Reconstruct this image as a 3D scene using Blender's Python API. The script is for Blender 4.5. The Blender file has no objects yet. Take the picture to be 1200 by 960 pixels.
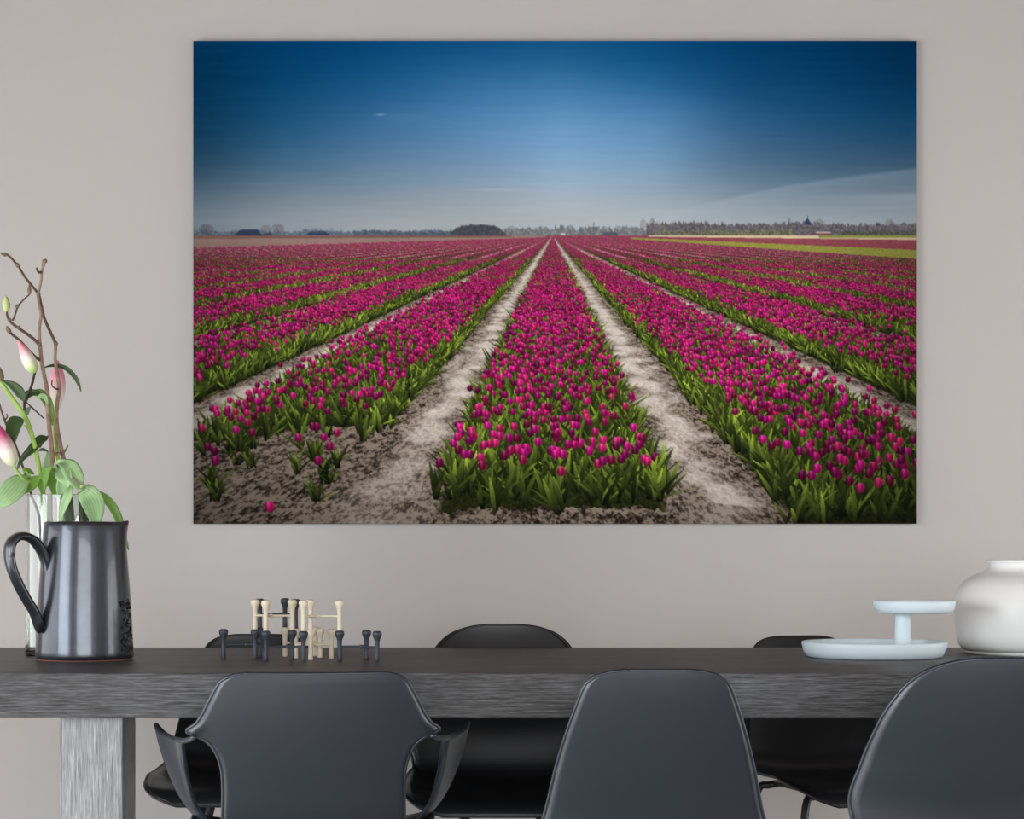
import bpy, bmesh, math, random
import numpy as np
from mathutils import Vector, Matrix

# ------------------------------------------------------------------ camera, world, lights
sc = bpy.context.scene
COL = sc.collection
EYE = 0.992            # eye height
CAMY = -5.9            # the picture wall is the plane y = 0
FPX = 2400.0           # focal length in pixels of the 1200 x 960 frame
HOR = 650.0            # eye level row

cam_d = bpy.data.cameras.new('camera')
cam = bpy.data.objects.new('camera', cam_d)
COL.objects.link(cam)
cam.location = (0, CAMY, EYE)
cam.rotation_euler = (math.pi / 2, 0, 0)
cam_d.sensor_fit = 'HORIZONTAL'
cam_d.sensor_width = 36
cam_d.lens = FPX / 1200 * 36
cam_d.shift_y = (HOR - 480) / 1200
cam_d.clip_start = 0.05
sc.camera = cam

sc.view_settings.view_transform = 'Standard'
sc.view_settings.look = 'None'
sc.view_settings.gamma = 1
sc.view_settings.use_curve_mapping = False
sc.view_settings.exposure = 0.0

w = bpy.data.worlds.new('daylight')
sc.world = w
w.use_nodes = True
w.node_tree.nodes['Background'].inputs[0].default_value = (0.72, 0.82, 0.95, 1)
w.node_tree.nodes['Background'].inputs[1].default_value = 1.0

# room extents
RX0, RX1, RY0, RZ1 = -3.3, 3.3, -8.4, 2.9
# window openings: left wall (y0,y1,z0,z1), front wall behind the viewer (x0,x1,z0,z1)
WL = (-6.3, -3.2, 0.15, 1.95)
WF = (-1.6, 2.9, 0.5, 2.2)
WS = (-2.9, -0.7, 0.08, 1.45)     # unseen low windows added to both side walls to brighten the lower picture wall (y0,y1,z0,z1)


def area(name, loc, rot, sx, sy, power, color):
    l = bpy.data.lights.new(name, 'AREA')
    l.shape = 'RECTANGLE'
    l.size, l.size_y = sx, sy
    l.energy = power
    l.color = color
    o = bpy.data.objects.new(name, l)
    COL.objects.link(o)
    o.location = loc
    o.rotation_euler = rot
    return o


area('window_daylight_side', (RX0 + 0.02, (WL[0] + WL[1]) / 2, (WL[2] + WL[3]) / 2), (0, -math.pi / 2, 0),
     WL[3] - WL[2], WL[1] - WL[0], 160, (0.88, 0.94, 1.0))
area('window_daylight_front', ((WF[0] + WF[1]) / 2, RY0 + 0.02, (WF[2] + WF[3]) / 2), (math.pi / 2, 0, 0),
     WF[1] - WF[0], WF[3] - WF[2], 195, (0.98, 0.98, 1.0))
for _s, _p in ((-1, 27), (1, 38)):  # added lamps in the low openings, lifting the lower part of the wall
    area('added_low_daylight', (_s * (RX1 - 0.02), (WS[0] + WS[1]) / 2, (WS[2] + WS[3]) / 2), (0, _s * math.pi / 2, 0),
         WS[3] - WS[2], WS[1] - WS[0], _p * 1.04, (0.97, 0.98, 1.0) if _s < 0 else (1.0, 0.97, 0.93))

# low sun from the side, added for its floor bounce: falls through the left window onto the floor behind the chairs
sl = bpy.data.lights.new('bounce_sun', 'SUN')
sl.energy = 11
sl.angle = math.radians(1.5)
sl.color = (1.0, 0.95, 0.88)
bounce_sun = bpy.data.objects.new('bounce_sun', sl)
COL.objects.link(bounce_sun)
bounce_sun.rotation_euler = Vector((0.80, -0.02, -0.50)).to_track_quat('-Z', 'Y').to_euler()
bounce_sun.location = (RX0 - 3, -5, 3)


def P(px, py, d):
    """point at distance d from the lens that the photograph shows at (px, py)"""
    return Vector(((px - 600) * d / FPX, CAMY + d, EYE - (py - HOR) * d / FPX))


# ------------------------------------------------------------------ materials
MATS = {}


def srgb(r, g, b):
    f = lambda c: (c / 12.92) if c <= 0.04045 else ((c + 0.055) / 1.055) ** 2.4
    return (f(r / 255), f(g / 255), f(b / 255), 1)


def mat(name, color, rough=0.5, spec=0.5, metal=0.0, noise=None, bump=None, trans=0.0, ior=1.45, coat=0.0):
    """noise = (scale, amount) mottles the colour; bump = (scale, strength) gives fine relief"""
    m = bpy.data.materials.new(name)
    m.use_nodes = True
    nt = m.node_tree
    b = nt.nodes['Principled BSDF']
    c = srgb(*color)
    b.inputs['Base Color'].default_value = c
    b.inputs['Roughness'].default_value = rough
    b.inputs['Specular IOR Level'].default_value = spec
    b.inputs['Metallic'].default_value = metal
    b.inputs['Transmission Weight'].default_value = trans
    b.inputs['IOR'].default_value = ior
    b.inputs['Coat Weight'].default_value = coat
    tc = nt.nodes.new('ShaderNodeTexCoord')
    if noise:
        n = nt.nodes.new('ShaderNodeTexNoise')
        n.inputs['Scale'].default_value = noise[0]
        n.inputs['Detail'].default_value = 4
        nt.links.new(tc.outputs['Object'], n.inputs['Vector'])
        r = nt.nodes.new('ShaderNodeValToRGB')
        a = noise[1]
        r.color_ramp.elements[0].position = 0.3
        r.color_ramp.elements[1].position = 0.7
        r.color_ramp.elements[0].color = tuple(x * (1 - a) for x in c[:3]) + (1,)
        r.color_ramp.elements[1].color = tuple(min(1, x * (1 + a)) for x in c[:3]) + (1,)
        nt.links.new(n.outputs['Fac'], r.inputs['Fac'])
        nt.links.new(r.outputs['Color'], b.inputs['Base Color'])
    if bump:
        n2 = nt.nodes.new('ShaderNodeTexNoise')
        n2.inputs['Scale'].default_value = bump[0]
        n2.inputs['Detail'].default_value = 3
        nt.links.new(tc.outputs['Object'], n2.inputs['Vector'])
        bp = nt.nodes.new('ShaderNodeBump')
        bp.inputs['Strength'].default_value = bump[1]
        bp.inputs['Distance'].default_value = 0.002
        nt.links.new(n2.outputs['Fac'], bp.inputs['Height'])
        nt.links.new(bp.outputs['Normal'], b.inputs['Normal'])
    MATS[name] = m
    return m


def wood(name, stops, axis, fine=70, rough=0.6, bump=0.35):
    """grain drawn out along one axis: streaks, fibres and pale flecks"""
    m = bpy.data.materials.new(name)
    m.use_nodes = True
    nt = m.node_tree
    N, L = nt.nodes, nt.links
    b = N['Principled BSDF']
    b.inputs['Roughness'].default_value = rough
    b.inputs['Specular IOR Level'].default_value = 0.35
    tc = N.new('ShaderNodeTexCoord')

    def grain(scale, stretch, detail, dist=0.0):
        mp = N.new('ShaderNodeMapping')
        s = [1, 1, 1]
        s[axis] = stretch
        mp.inputs['Scale'].default_value = s
        L.new(tc.outputs['Object'], mp.inputs['Vector'])
        n = N.new('ShaderNodeTexNoise')
        n.inputs['Scale'].default_value = scale
        n.inputs['Detail'].default_value = detail
        n.inputs['Distortion'].default_value = dist
        L.new(mp.outputs['Vector'], n.inputs['Vector'])
        return n
    g1 = grain(fine, 0.055, 5, 0.3)
    g2 = grain(fine * 2.4, 0.07, 3)
    g3 = grain(8, 0.2, 3, 0.8)
    mx = N.new('ShaderNodeMath'); mx.operation = 'MULTIPLY_ADD'
    L.new(g2.outputs['Fac'], mx.inputs[0]); mx.inputs[1].default_value = 0.6
    L.new(g1.outputs['Fac'], mx.inputs[2])
    mx2 = N.new('ShaderNodeMath'); mx2.operation = 'MULTIPLY_ADD'
    L.new(g3.outputs['Fac'], mx2.inputs[0]); mx2.inputs[1].default_value = 0.4
    L.new(mx.outputs[0], mx2.inputs[2])
    mr = N.new('ShaderNodeMapRange')
    mr.inputs['From Min'].default_value = 0.70
    mr.inputs['From Max'].default_value = 1.32
    L.new(mx2.outputs[0], mr.inputs['Value'])
    r = N.new('ShaderNodeValToRGB')
    el = r.color_ramp.elements
    el[0].position, el[0].color = stops[0][0], srgb(*stops[0][1])
    el[1].position, el[1].color = stops[-1][0], srgb(*stops[-1][1])
    for p, c in stops[1:-1]:
        e = el.new(p)
        e.color = srgb(*c)
    L.new(mr.outputs[0], r.inputs['Fac'])
    L.new(r.outputs['Color'], b.inputs['Base Color'])
    bp = N.new('ShaderNodeBump')
    bp.inputs['Strength'].default_value = bump
    bp.inputs['Distance'].default_value = 0.003
    L.new(mx.outputs[0], bp.inputs['Height'])
    L.new(bp.outputs['Normal'], b.inputs['Normal'])
    MATS[name] = m
    return m


mat('wall_paint', (184, 181, 178), 0.85, 0.2, noise=(1.3, 0.015), bump=(180, 0.06))
mat('side_wall_paint', (196, 193, 190), 0.9, 0.2, bump=(180, 0.05))
mat('ceiling_paint', (104, 86, 72), 0.9, 0.2, bump=(150, 0.05))
wood('floor_wood', [(0.0, (178, 170, 160)), (1.0, (212, 206, 198))], 0, 40, 0.5, 0.15)
mat('window_white', (232, 232, 230), 0.4, noise=(30, 0.02))
m = mat('pane_glass', (255, 255, 255), 0.0)
_n, _l = m.node_tree.nodes, m.node_tree.links
_t = _n.new('ShaderNodeBsdfTransparent'); _g = _n.new('ShaderNodeBsdfGlossy'); _x = _n.new('ShaderNodeMixShader')
_g.inputs['Roughness'].default_value = 0.02
_x.inputs[0].default_value = 0.06
_l.new(_t.outputs[0], _x.inputs[1]); _l.new(_g.outputs[0], _x.inputs[2])
_l.new(_x.outputs[0], _n['Material Output'].inputs['Surface'])
mat('canvas_edge', (32, 44, 58), 0.7, 0.2, noise=(60, 0.15))
wood('table_wood', [(0.0, (36, 36, 36)), (0.35, (64, 64, 65)), (0.75, (93, 94, 96)), (1.0, (122, 124, 128))], 0, 260, 0.42, 0.5)
wood('leg_wood', [(0.0, (106, 106, 107)), (0.45, (140, 141, 143)), (1.0, (184, 185, 188))], 2, 260, 0.6, 0.5)
mat('slate_plastic', (30, 39, 49), 0.34, 0.75, noise=(6, 0.03), bump=(900, 0.05))
mat('black_plastic', (27, 28, 31), 0.36, 0.5, noise=(6, 0.03), bump=(900, 0.04))
mat('black_steel', (26, 26, 28), 0.35, 0.5, noise=(20, 0.05))
mat('dark_leather', (40, 36, 33), 0.5, 0.4, noise=(25, 0.1), bump=(120, 0.1))
mat('jug_glaze', (68, 71, 78), 0.28, 0.6, 0.75, noise=(30, 0.10), bump=(140, 0.06), coat=0.35)
mat('jug_stamp', (30, 29, 30), 0.4, 0.6, 0.4, noise=(200, 0.4))
mat('red_clay', (132, 88, 80), 0.8, 0.2, noise=(60, 0.1))
mat('clear_glass', (246, 250, 248), 0.02, trans=1.0, ior=1.45)
mat('water', (240, 248, 240), 0.0, trans=1.0, ior=1.33)
mat('twig_bark', (146, 120, 104), 0.8, 0.2, noise=(60, 0.3), bump=(200, 0.5))
mat('twig_bark_dark', (92, 72, 60), 0.8, 0.2, noise=(60, 0.3), bump=(200, 0.5))
mat('stem_green', (150, 184, 84), 0.5, 0.4, noise=(25, 0.12))
mat('stem_dark', (58, 52, 40), 0.6, 0.3, noise=(40, 0.25))


def leaf_mat(name, color, vein):
    """green blade with parallel veins, following the leaf's own width"""
    m = mat(name, color, 0.42, 0.45, noise=(16, 0.22))
    nt = m.node_tree
    N, L = nt.nodes, nt.links
    b = N['Principled BSDF']
    src = b.inputs['Base Color'].links[0].from_socket
    at = N.new('ShaderNodeAttribute'); at.attribute_name = 'across'
    mu = N.new('ShaderNodeMath'); mu.operation = 'MULTIPLY'; mu.inputs[1].default_value = 24
    L.new(at.outputs['Fac'], mu.inputs[0])
    sn = N.new('ShaderNodeMath'); sn.operation = 'SINE'
    L.new(mu.outputs[0], sn.inputs[0])
    mr = N.new('ShaderNodeMapRange')
    mr.inputs['From Min'].default_value = .2; mr.inputs['From Max'].default_value = 1
    mr.inputs['To Max'].default_value = .5
    L.new(sn.outputs[0], mr.inputs['Value'])
    mx = N.new('ShaderNodeMix'); mx.data_type = 'RGBA'
    L.new(mr.outputs[0], mx.inputs['Factor'])
    L.new(src, mx.inputs['A'])
    mx.inputs['B'].default_value = srgb(*vein)
    L.new(mx.outputs['Result'], b.inputs['Base Color'])


leaf_mat('leaf_pale', (158, 192, 138), (120, 158, 104))
leaf_mat('leaf_dark', (58, 82, 44), (40, 62, 34))
leaf_mat('leaf_mid', (112, 152, 62), (82, 122, 46))
mat('bud_green', (186, 198, 130), 0.5, 0.3, noise=(60, 0.1))
mat('bud_brown', (118, 106, 82), 0.7, 0.3, noise=(90, 0.25))
mat('holder_slate', (58, 63, 73), 0.42, 0.5, noise=(60, 0.05), bump=(300, 0.08))
mat('holder_cream', (226, 214, 190), 0.45, 0.4, noise=(60, 0.04), bump=(300, 0.08))
mat('tray_blue', (218, 233, 239), 0.4, 0.4, noise=(10, 0.01))
mat('jar_white', (243, 243, 240), 0.35, 0.5, noise=(8, 0.015))


def petal_mat(name, tip, base, z0, z1):
    """lily bud: pink at one end and pale green at the other, with fine streaks"""
    m = bpy.data.materials.new(name)
    m.use_nodes = True
    nt = m.node_tree
    N, L = nt.nodes, nt.links
    b = N['Principled BSDF']
    b.inputs['Roughness'].default_value = 0.5
    at = N.new('ShaderNodeAttribute')
    at.attribute_name = 'along'
    n = N.new('ShaderNodeTexNoise')
    n.inputs['Scale'].default_value = 70
    tc = N.new('ShaderNodeTexCoord')
    L.new(tc.outputs['Object'], n.inputs['Vector'])
    ma = N.new('ShaderNodeMath'); ma.operation = 'MULTIPLY_ADD'
    L.new(n.outputs['Fac'], ma.inputs[0]); ma.inputs[1].default_value = 0.16
    L.new(at.outputs['Fac'], ma.inputs[2])
    r = N.new('ShaderNodeValToRGB')
    el = r.color_ramp.elements
    el[0].position, el[0].color = z0, srgb(*base)
    el[1].position, el[1].color = z1, srgb(*tip)
    e = el.new((z0 + z1) / 2); e.color = srgb(236, 226, 214)
    L.new(ma.outputs[0], r.inputs['Fac'])
    L.new(r.outputs['Color'], b.inputs['Base Color'])
    MATS[name] = m
    return m


petal_mat('petal_blush', (226, 150, 160), (172, 204, 112), 0.12, 0.85)
petal_mat('petal_pink', (228, 146, 172), (232, 234, 206), 0.05, 0.75)
petal_mat('petal_magenta', (202, 84, 132), (206, 214, 160), 0.05, 0.72)


# ------------------------------------------------------------------ mesh helpers
def tag(o, label=None, cat=None, group=None, kind=None):
    if label: o['label'] = label
    if cat: o['category'] = cat
    if group: o['group'] = group
    if kind: o['kind'] = kind
    return o


def mk(name, verts, faces, m, parent=None, smooth=True):
    me = bpy.data.meshes.new(name)
    me.from_pydata([tuple(v) for v in verts], [], faces)
    me.materials.append(MATS[m])
    if smooth:
        me.polygons.foreach_set('use_smooth', [True] * len(me.polygons))
    me.update()
    o = bpy.data.objects.new(name, me)
    COL.objects.link(o)
    if parent: o.parent = parent
    return o


def from_bm(name, bm, m, parent=None, smooth=False):
    me = bpy.data.meshes.new(name)
    bmesh.ops.recalc_face_normals(bm, faces=bm.faces)
    bm.to_mesh(me)
    bm.free()
    me.materials.append(MATS[m])
    if smooth:
        me.polygons.foreach_set('use_smooth', [True] * len(me.polygons))
    o = bpy.data.objects.new(name, me)
    COL.objects.link(o)
    if parent: o.parent = parent
    return o


def empty(name, loc, rz=0):
    o = bpy.data.objects.new(name, None)
    COL.objects.link(o)
    o.empty_display_size = 0.05
    o.location = loc
    o.rotation_euler = (0, 0, rz)
    return o


def bm_box(bm, x0, x1, y0, y1, z0, z1):
    r = bmesh.ops.create_cube(bm, size=1)
    for v in r['verts']:
        v.co = Vector((x0 + (v.co.x + .5) * (x1 - x0), y0 + (v.co.y + .5) * (y1 - y0), z0 + (v.co.z + .5) * (z1 - z0)))
    return r['verts']


def box(name, x0, x1, y0, y1, z0, z1, m, parent=None, bev=0.0, seg=2):
    bm = bmesh.new()
    bm_box(bm, x0, x1, y0, y1, z0, z1)
    if bev:
        bmesh.ops.bevel(bm, geom=bm.edges[:], offset=bev, segments=seg, affect='EDGES', profile=0.6)
    return from_bm(name, bm, m, parent, False)


def lathe(name, prof, m, parent=None, n=64, centre=(0, 0, 0), smooth=True):
    """prof: list of (r, z); closes onto the axis where r is 0"""
    V, F, rings = [], [], []
    for r, z in prof:
        if r < 1e-6:
            rings.append([len(V)]); V.append((centre[0], centre[1], centre[2] + z))
        else:
            rings.append(list(range(len(V), len(V) + n)))
            for k in range(n):
                a = 2 * math.pi * k / n
                V.append((centre[0] + r * math.cos(a), centre[1] + r * math.sin(a), centre[2] + z))
    for A, B in zip(rings, rings[1:]):
        for k in range(n):
            k2 = (k + 1) % n
            if len(A) == 1 and len(B) == 1: continue
            if len(A) == 1: F.append((A[0], B[k2], B[k]))
            elif len(B) == 1: F.append((A[k], A[k2], B[0]))
            else: F.append((A[k], A[k2], B[k2], B[k]))
    o = mk(name, V, F, m, parent, smooth)
    bm = bmesh.new(); bm.from_mesh(o.data)
    bmesh.ops.recalc_face_normals(bm, faces=bm.faces)
    bm.to_mesh(o.data); bm.free()
    return o


def crease(o, deg=40):
    for p in o.data.polygons: p.use_smooth = True
    me = o.data
    bm = bmesh.new(); bm.from_mesh(me)
    for e in bm.edges:
        if len(e.link_faces) == 2 and e.calc_face_angle(0) > math.radians(deg):
            e.smooth = False
    bm.to_mesh(me); bm.free()
    return o


def catmull(pts, k=6):
    """smooth an open list of tuples (any dimension)"""
    p = [np.array(q, float) for q in pts]
    p = [2 * p[0] - p[1]] + p + [2 * p[-1] - p[-2]]
    out = []
    for i in range(1, len(p) - 2):
        for j in range(k):
            t = j / k
            out.append(0.5 * ((2 * p[i]) + (-p[i - 1] + p[i + 1]) * t + (2 * p[i - 1] - 5 * p[i] + 4 * p[i + 1] - p[i + 2]) * t * t
                              + (-p[i - 1] + 3 * p[i] - 3 * p[i + 1] + p[i + 2]) * t ** 3))
    out.append(p[-2])
    return out


def tube_geo(pts, radii, n=8, V=None, F=None):
    V = [] if V is None else V
    F = [] if F is None else F
    pts = [Vector(q) for q in pts]
    up = Vector((0.13, 0.97, 0.2)).normalized()
    prev = None
    for i, c in enumerate(pts):
        t = (pts[min(i + 1, len(pts) - 1)] - pts[max(i - 1, 0)]).normalized()
        a = (up - t * up.dot(t))
        a = a.normalized() if a.length > 1e-4 else t.orthogonal().normalized()
        b = t.cross(a)
        ring = []
        for k in range(n):
            th = 2 * math.pi * k / n
            ring.append(len(V))
            V.append(c + (a * math.cos(th) + b * math.sin(th)) * radii[i])
        if prev:
            for k in range(n):
                F.append((prev[k], prev[(k + 1) % n], ring[(k + 1) % n], ring[k]))
        else:
            F.append(tuple(reversed(ring)))
        prev = ring
    F.append(tuple(prev))
    return V, F


def tube(name, pts, radii, m, parent=None, n=8, k=6):
    if not hasattr(radii, '__len__'):
        radii = [radii] * len(pts)
    q = catmull([tuple(p) + (r,) for p, r in zip(pts, radii)], k)
    V, F = tube_geo([a[:3] for a in q], [max(a[3], 0.0003) for a in q], n)
    return mk(name, V, F, m, parent)


# ------------------------------------------------------------------ the room
def struct(o, label=None):
    o['kind'] = 'structure'
    if label: o['label'] = label
    return o


struct(box('floor', RX0 - .2, RX1 + .2, RY0 - .2, 0.2, -0.1, 0.0, 'floor_wood'))
struct(box('ceiling', RX0 - .2, RX1 + .2, RY0 - .2, 0.2, RZ1, RZ1 + .1, 'ceiling_paint'))
struct(box('wall_back', RX0 - .2, RX1 + .2, 0.0, 0.2, 0.0, RZ1, 'wall_paint'), 'pale grey painted wall behind the table')


def side_wall(name, xa, xb, holes):
    """wall along y with window openings (y0, y1, z0, z1)"""
    bm = bmesh.new()
    y = RY0
    for (a, b_, c, d) in sorted(holes):
        bm_box(bm, xa, xb, y, a, 0, RZ1)
        bm_box(bm, xa, xb, a, b_, 0, c)
        bm_box(bm, xa, xb, a, b_, d, RZ1)
        y = b_
    bm_box(bm, xa, xb, y, 0, 0, RZ1)
    return struct(from_bm(name, bm, 'side_wall_paint'))


side_wall('wall_left', RX0 - .2, RX0, [WL, WS])
side_wall('wall_right', RX1, RX1 + .2, [WS])
bm = bmesh.new()
bm_box(bm, RX0 - .2, WF[0], RY0 - .2, RY0, 0, RZ1)
bm_box(bm, WF[1], RX1 + .2, RY0 - .2, RY0, 0, RZ1)
bm_box(bm, WF[0], WF[1], RY0 - .2, RY0, 0, WF[2])
bm_box(bm, WF[0], WF[1], RY0 - .2, RY0, WF[3], RZ1)
struct(from_bm('wall_front', bm, 'side_wall_paint'))
struct(box('baseboard_back', RX0, RX1, -0.015, 0.0, 0.0, 0.08, 'window_white', bev=0.003))
# windows (the low pair is added, out of view): frame, mullions and panes
for nm, xw, W_ in (('window_1', RX0 - .1, WL), ('added_window_3', RX0 - .1, WS), ('added_window_4', RX1 + .1, WS)):
    w1 = struct(empty(nm, (xw, (W_[0] + W_[1]) / 2, W_[2])))
    hw, hh = (W_[1] - W_[0]) / 2, W_[3] - W_[2]
    for a, b_, c, d in ((-hw, -hw + .06, 0, hh), (hw - .06, hw, 0, hh), (-hw + .06, hw - .06, 0, .06), (-hw + .06, hw - .06, hh - .06, hh), (-.03, .03, .06, hh - .06)):
        box('frame', -.03, .03, a, b_, c, d, 'window_white', w1, 0.004)
    box('pane', -.004, .004, -hw + .06, -.03, .06, hh - .06, 'pane_glass', w1)
    box('pane', -.004, .004, .03, hw - .06, .06, hh - .06, 'pane_glass', w1)
w2 = struct(empty('window_2', ((WF[0] + WF[1]) / 2, RY0 - .1, WF[2])))
hw, hh = (WF[1] - WF[0]) / 2, WF[3] - WF[2]
for a, b_, c, d in ((-hw, -hw + .06, 0, hh), (hw - .06, hw, 0, hh), (-hw + .06, hw - .06, 0, .06), (-hw + .06, hw - .06, hh - .06, hh), (-.03, .03, .06, hh - .06)):
    box('frame', a, b_, -.03, .03, c, d, 'window_white', w2, 0.004)
box('pane', -hw + .06, -.03, -.004, .004, .06, hh - .06, 'pane_glass', w2)
box('pane', .03, hw - .06, -.004, .004, .06, hh - .06, 'pane_glass', w2)


# ------------------------------------------------------------------ the print on the wall
def paint_print():
    """the flat picture on the canvas: tulip beds running to a horizon of bare trees under a blue sky.
    Painted at twice the frame's pixels, coordinates x 227..1075, y 48..614."""
    S = 2
    X0, Y0, Wd, Ht = 226.5, 48.0, 848, 566
    W, H = (Wd + 1) * S, (Ht + 1) * S
    rng = np.random.default_rng(7)
    px = X0 + (np.arange(W) + 0.5) / S
    py = Y0 + (np.arange(H) + 0.5) / S
    img = np.zeros((H, W, 3))

    def hash2(ix, iy, seed):
        h = (ix.astype(np.int64) * 374761393 + iy.astype(np.int64) * 668265263 + seed * 1274126177) & 0xffffffff
        h = ((h ^ (h >> 13)) * 1274126177) & 0xffffffff
        return ((h ^ (h >> 16)) & 0xffff) / 65535.0

    def vnoise(x, y, seed=0):
        ix, iy = np.floor(x), np.floor(y)
        fx, fy = x - ix, y - iy
        fx, fy = fx * fx * (3 - 2 * fx), fy * fy * (3 - 2 * fy)
        a, b = hash2(ix, iy, seed), hash2(ix + 1, iy, seed)
        c, d = hash2(ix, iy + 1, seed), hash2(ix + 1, iy + 1, seed)
        return (a * (1 - fx) + b * fx) * (1 - fy) + (c * (1 - fx) + d * fx) * fy

    # --- sky
    gx = np.array([227, 330, 450, 560, 660, 770, 870, 970, 1074.])
    gy = np.array([48, 90, 140, 190, 230, 262.])
    G = np.array([
        [(2, 50, 88), (0, 62, 110), (5, 72, 125), (15, 80, 135), (20, 85, 138), (8, 75, 128), (3, 65, 112), (0, 55, 98), (0, 42, 78)],
        [(3, 48, 82), (5, 66, 112), (25, 88, 138), (48, 108, 160), (55, 115, 165), (30, 95, 148), (12, 70, 118), (8, 62, 105), (2, 48, 85)],
        [(8, 50, 80), (25, 78, 118), (55, 105, 150), (82, 132, 178), (100, 150, 195), (85, 135, 180), (45, 92, 135), (25, 75, 115), (15, 62, 98)],
        [(30, 62, 85), (60, 98, 128), (90, 125, 155), (110, 145, 178), (130, 168, 202), (115, 155, 188), (80, 112, 140), (60, 92, 120), (50, 80, 105)],
        [(75, 95, 110), (110, 128, 140), (130, 146, 158), (145, 160, 172), (165, 180, 192), (150, 168, 182), (120, 140, 156), (105, 125, 142), (100, 118, 132)],
        [(112, 124, 134), (140, 148, 156), (158, 165, 170), (165, 171, 176), (175, 182, 187), (178, 184, 188), (165, 172, 178), (158, 166, 172), (140, 148, 155)]], float) / 255
    G[0] *= (.8, .93, .93); G[1] *= (.9, .96, .95)
    ny = int((282 - Y0) * S)
    sy = py[:ny]
    sky = np.zeros((ny, W, 3))
    for c in range(3):
        rows = np.array([np.interp(px, gx, G[r, :, c]) for r in range(len(gy))])
        for i in range(W):
            sky[:, i, c] = np.interp(sy, gy, rows[:, i])
    k = 31                                     # smooth the joints between the control colours
    for _ in range(2):
        pad = np.pad(sky, ((k, k), (k, k), (0, 0)), mode='edge')
        cs = np.cumsum(pad, 0); sky_ = (cs[2 * k:] - cs[:-2 * k]) / (2 * k)
        cs = np.cumsum(sky_, 1); sky = ((cs[:, 2 * k:] - cs[:, :-2 * k]) / (2 * k))[:ny, :W]
    XX, YY = np.meshgrid(px, sy)
    st = vnoise(XX / 60, YY / 4, 3) * .6 + vnoise(XX / 20, YY / 2, 4) * .4
    sky += ((st - .5) * .022)[..., None]
    # thin veil of cloud rising to the right
    line = np.interp(XX[0], [700, 760, 800, 840, 880, 920, 960, 1010, 1074], [262, 252, 243, 235, 225, 217, 211, 204, 196])
    below = YY - line[None, :]
    ed = np.clip((XX - 740) / 140, 0, 1)
    a = np.clip(below / 4, 0, 1) * np.exp(-np.clip(below, 0, 99) / 22) * .30 * ed
    a += np.clip((YY - 225 - (1074 - XX) * .03) / 5, 0, 1) * np.clip((XX - 930) / 140, 0, 1) * np.exp(-np.clip(YY - 225, 0, 99) / 18) * .35
    a = np.clip(a, 0, .7)[..., None]
    sky = sky * (1 - a) + np.array([182, 190, 196]) / 255 * a
    for (cx, cy, rx, ry, al) in ((577, 222.3, 26, 1.0, .35), (446, 135, 5, 1.2, .4), (470, 138, 30, 6, .06), (595, 224, 20, .8, .2)):
        e = np.exp(-((XX - cx) / rx) ** 2 - ((YY - cy + (XX - cx) * .03) / ry) ** 2) * al
        sky = sky * (1 - e[..., None]) + np.array([.82, .84, .86]) * e[..., None]
    img[:ny] = sky

    # --- the far rim: woods, farms, church roof, mill
    def dab(x, y, col, a=1.0):
        ix, iy = np.round((x - X0) * S).astype(int), np.round((y - Y0) * S).astype(int)
        ok = (ix >= 0) & (ix < W) & (iy >= 0) & (iy < H)
        ix, iy = ix[ok], iy[ok]
        col = np.asarray(col, float)
        col = col[ok] if col.ndim == 2 else col
        img[iy, ix] = img[iy, ix] * (1 - a) + col * a

    def wood_band(xa, xb, top, bot, col, var, jag, seed, alpha=.9):
        for i in range(W):
            x = px[i]
            if not (xa <= x <= xb): continue
            t = top(x) - jag * (vnoise(np.array([x / 2.2]), np.array([0.]), seed)[0] - .3) - jag * .7 * (vnoise(np.array([x / .8]), np.array([0.]), seed + 9)[0] - .5)
            j0, j1 = int((t - Y0) * S), int((bot - Y0) * S)
            if j1 <= j0: continue
            yy = np.arange(j0, j1)
            n = vnoise(np.full(len(yy), x / 1.3), yy / 3.0, seed + 1)
            c = np.array(col) / 255 * .88 * (1 + 1.25 * var * (n[:, None] - .5) * 2)
            fade = np.clip((yy - j0) / 4.0 + .35, 0, 1)[:, None] * alpha
            img[j0:j1, i] = img[j0:j1, i] * (1 - fade) + c * fade

    def tree(cx, base, wd, ht, col, dens=1.0):
        n = int(wd * ht * 5 * dens)
        r = np.sqrt(rng.random(n)); th = rng.random(n) * 6.283
        x = cx + r * np.cos(th) * wd / 2
        y = base - ht * .58 + r * np.sin(th) * ht * .42
        dab(x, y, np.array(col) / 255, .55)
        yy = np.linspace(base - ht * .6, base, 30)
        dab(np.full(30, cx), yy, np.array(col) / 255 * .8, .8)

    def poly(pts, col, a=1.0):
        pts = np.array(pts, float)
        xa, xb = pts[:, 0].min(), pts[:, 0].max(); ya, yb = pts[:, 1].min(), pts[:, 1].max()
        i0, i1 = int((xa - X0) * S) - 1, int((xb - X0) * S) + 2
        j0, j1 = int((ya - Y0) * S) - 1, int((yb - Y0) * S) + 2
        i0, j0, i1, j1 = max(i0, 0), max(j0, 0), min(i1, W), min(j1, H)
        A, B = np.meshgrid(px[i0:i1], py[j0:j1])
        ins = np.zeros(A.shape, bool)
        for q in range(len(pts)):
            (x1, y1), (x2, y2) = pts[q], pts[(q + 1) % len(pts)]
            if y1 == y2: continue
            cr = ((B >= y1) != (B >= y2)) & (A < (x2 - x1) * (B - y1) / (y2 - y1) + x1)
            ins ^= cr
        sub = img[j0:j1, i0:i1]
        sub[ins] = sub[ins] * (1 - a) + np.array(col) / 255 * a

    wood_band(227, 530, lambda x: 271.5 - 1.0 * math.sin(x * .09), 277, (92, 108, 128), .22, 2.6, 11, .8)
    wood_band(415, 530, lambda x: 271.5, 277, (84, 96, 110), .25, 3.4, 12, .7)
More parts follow.
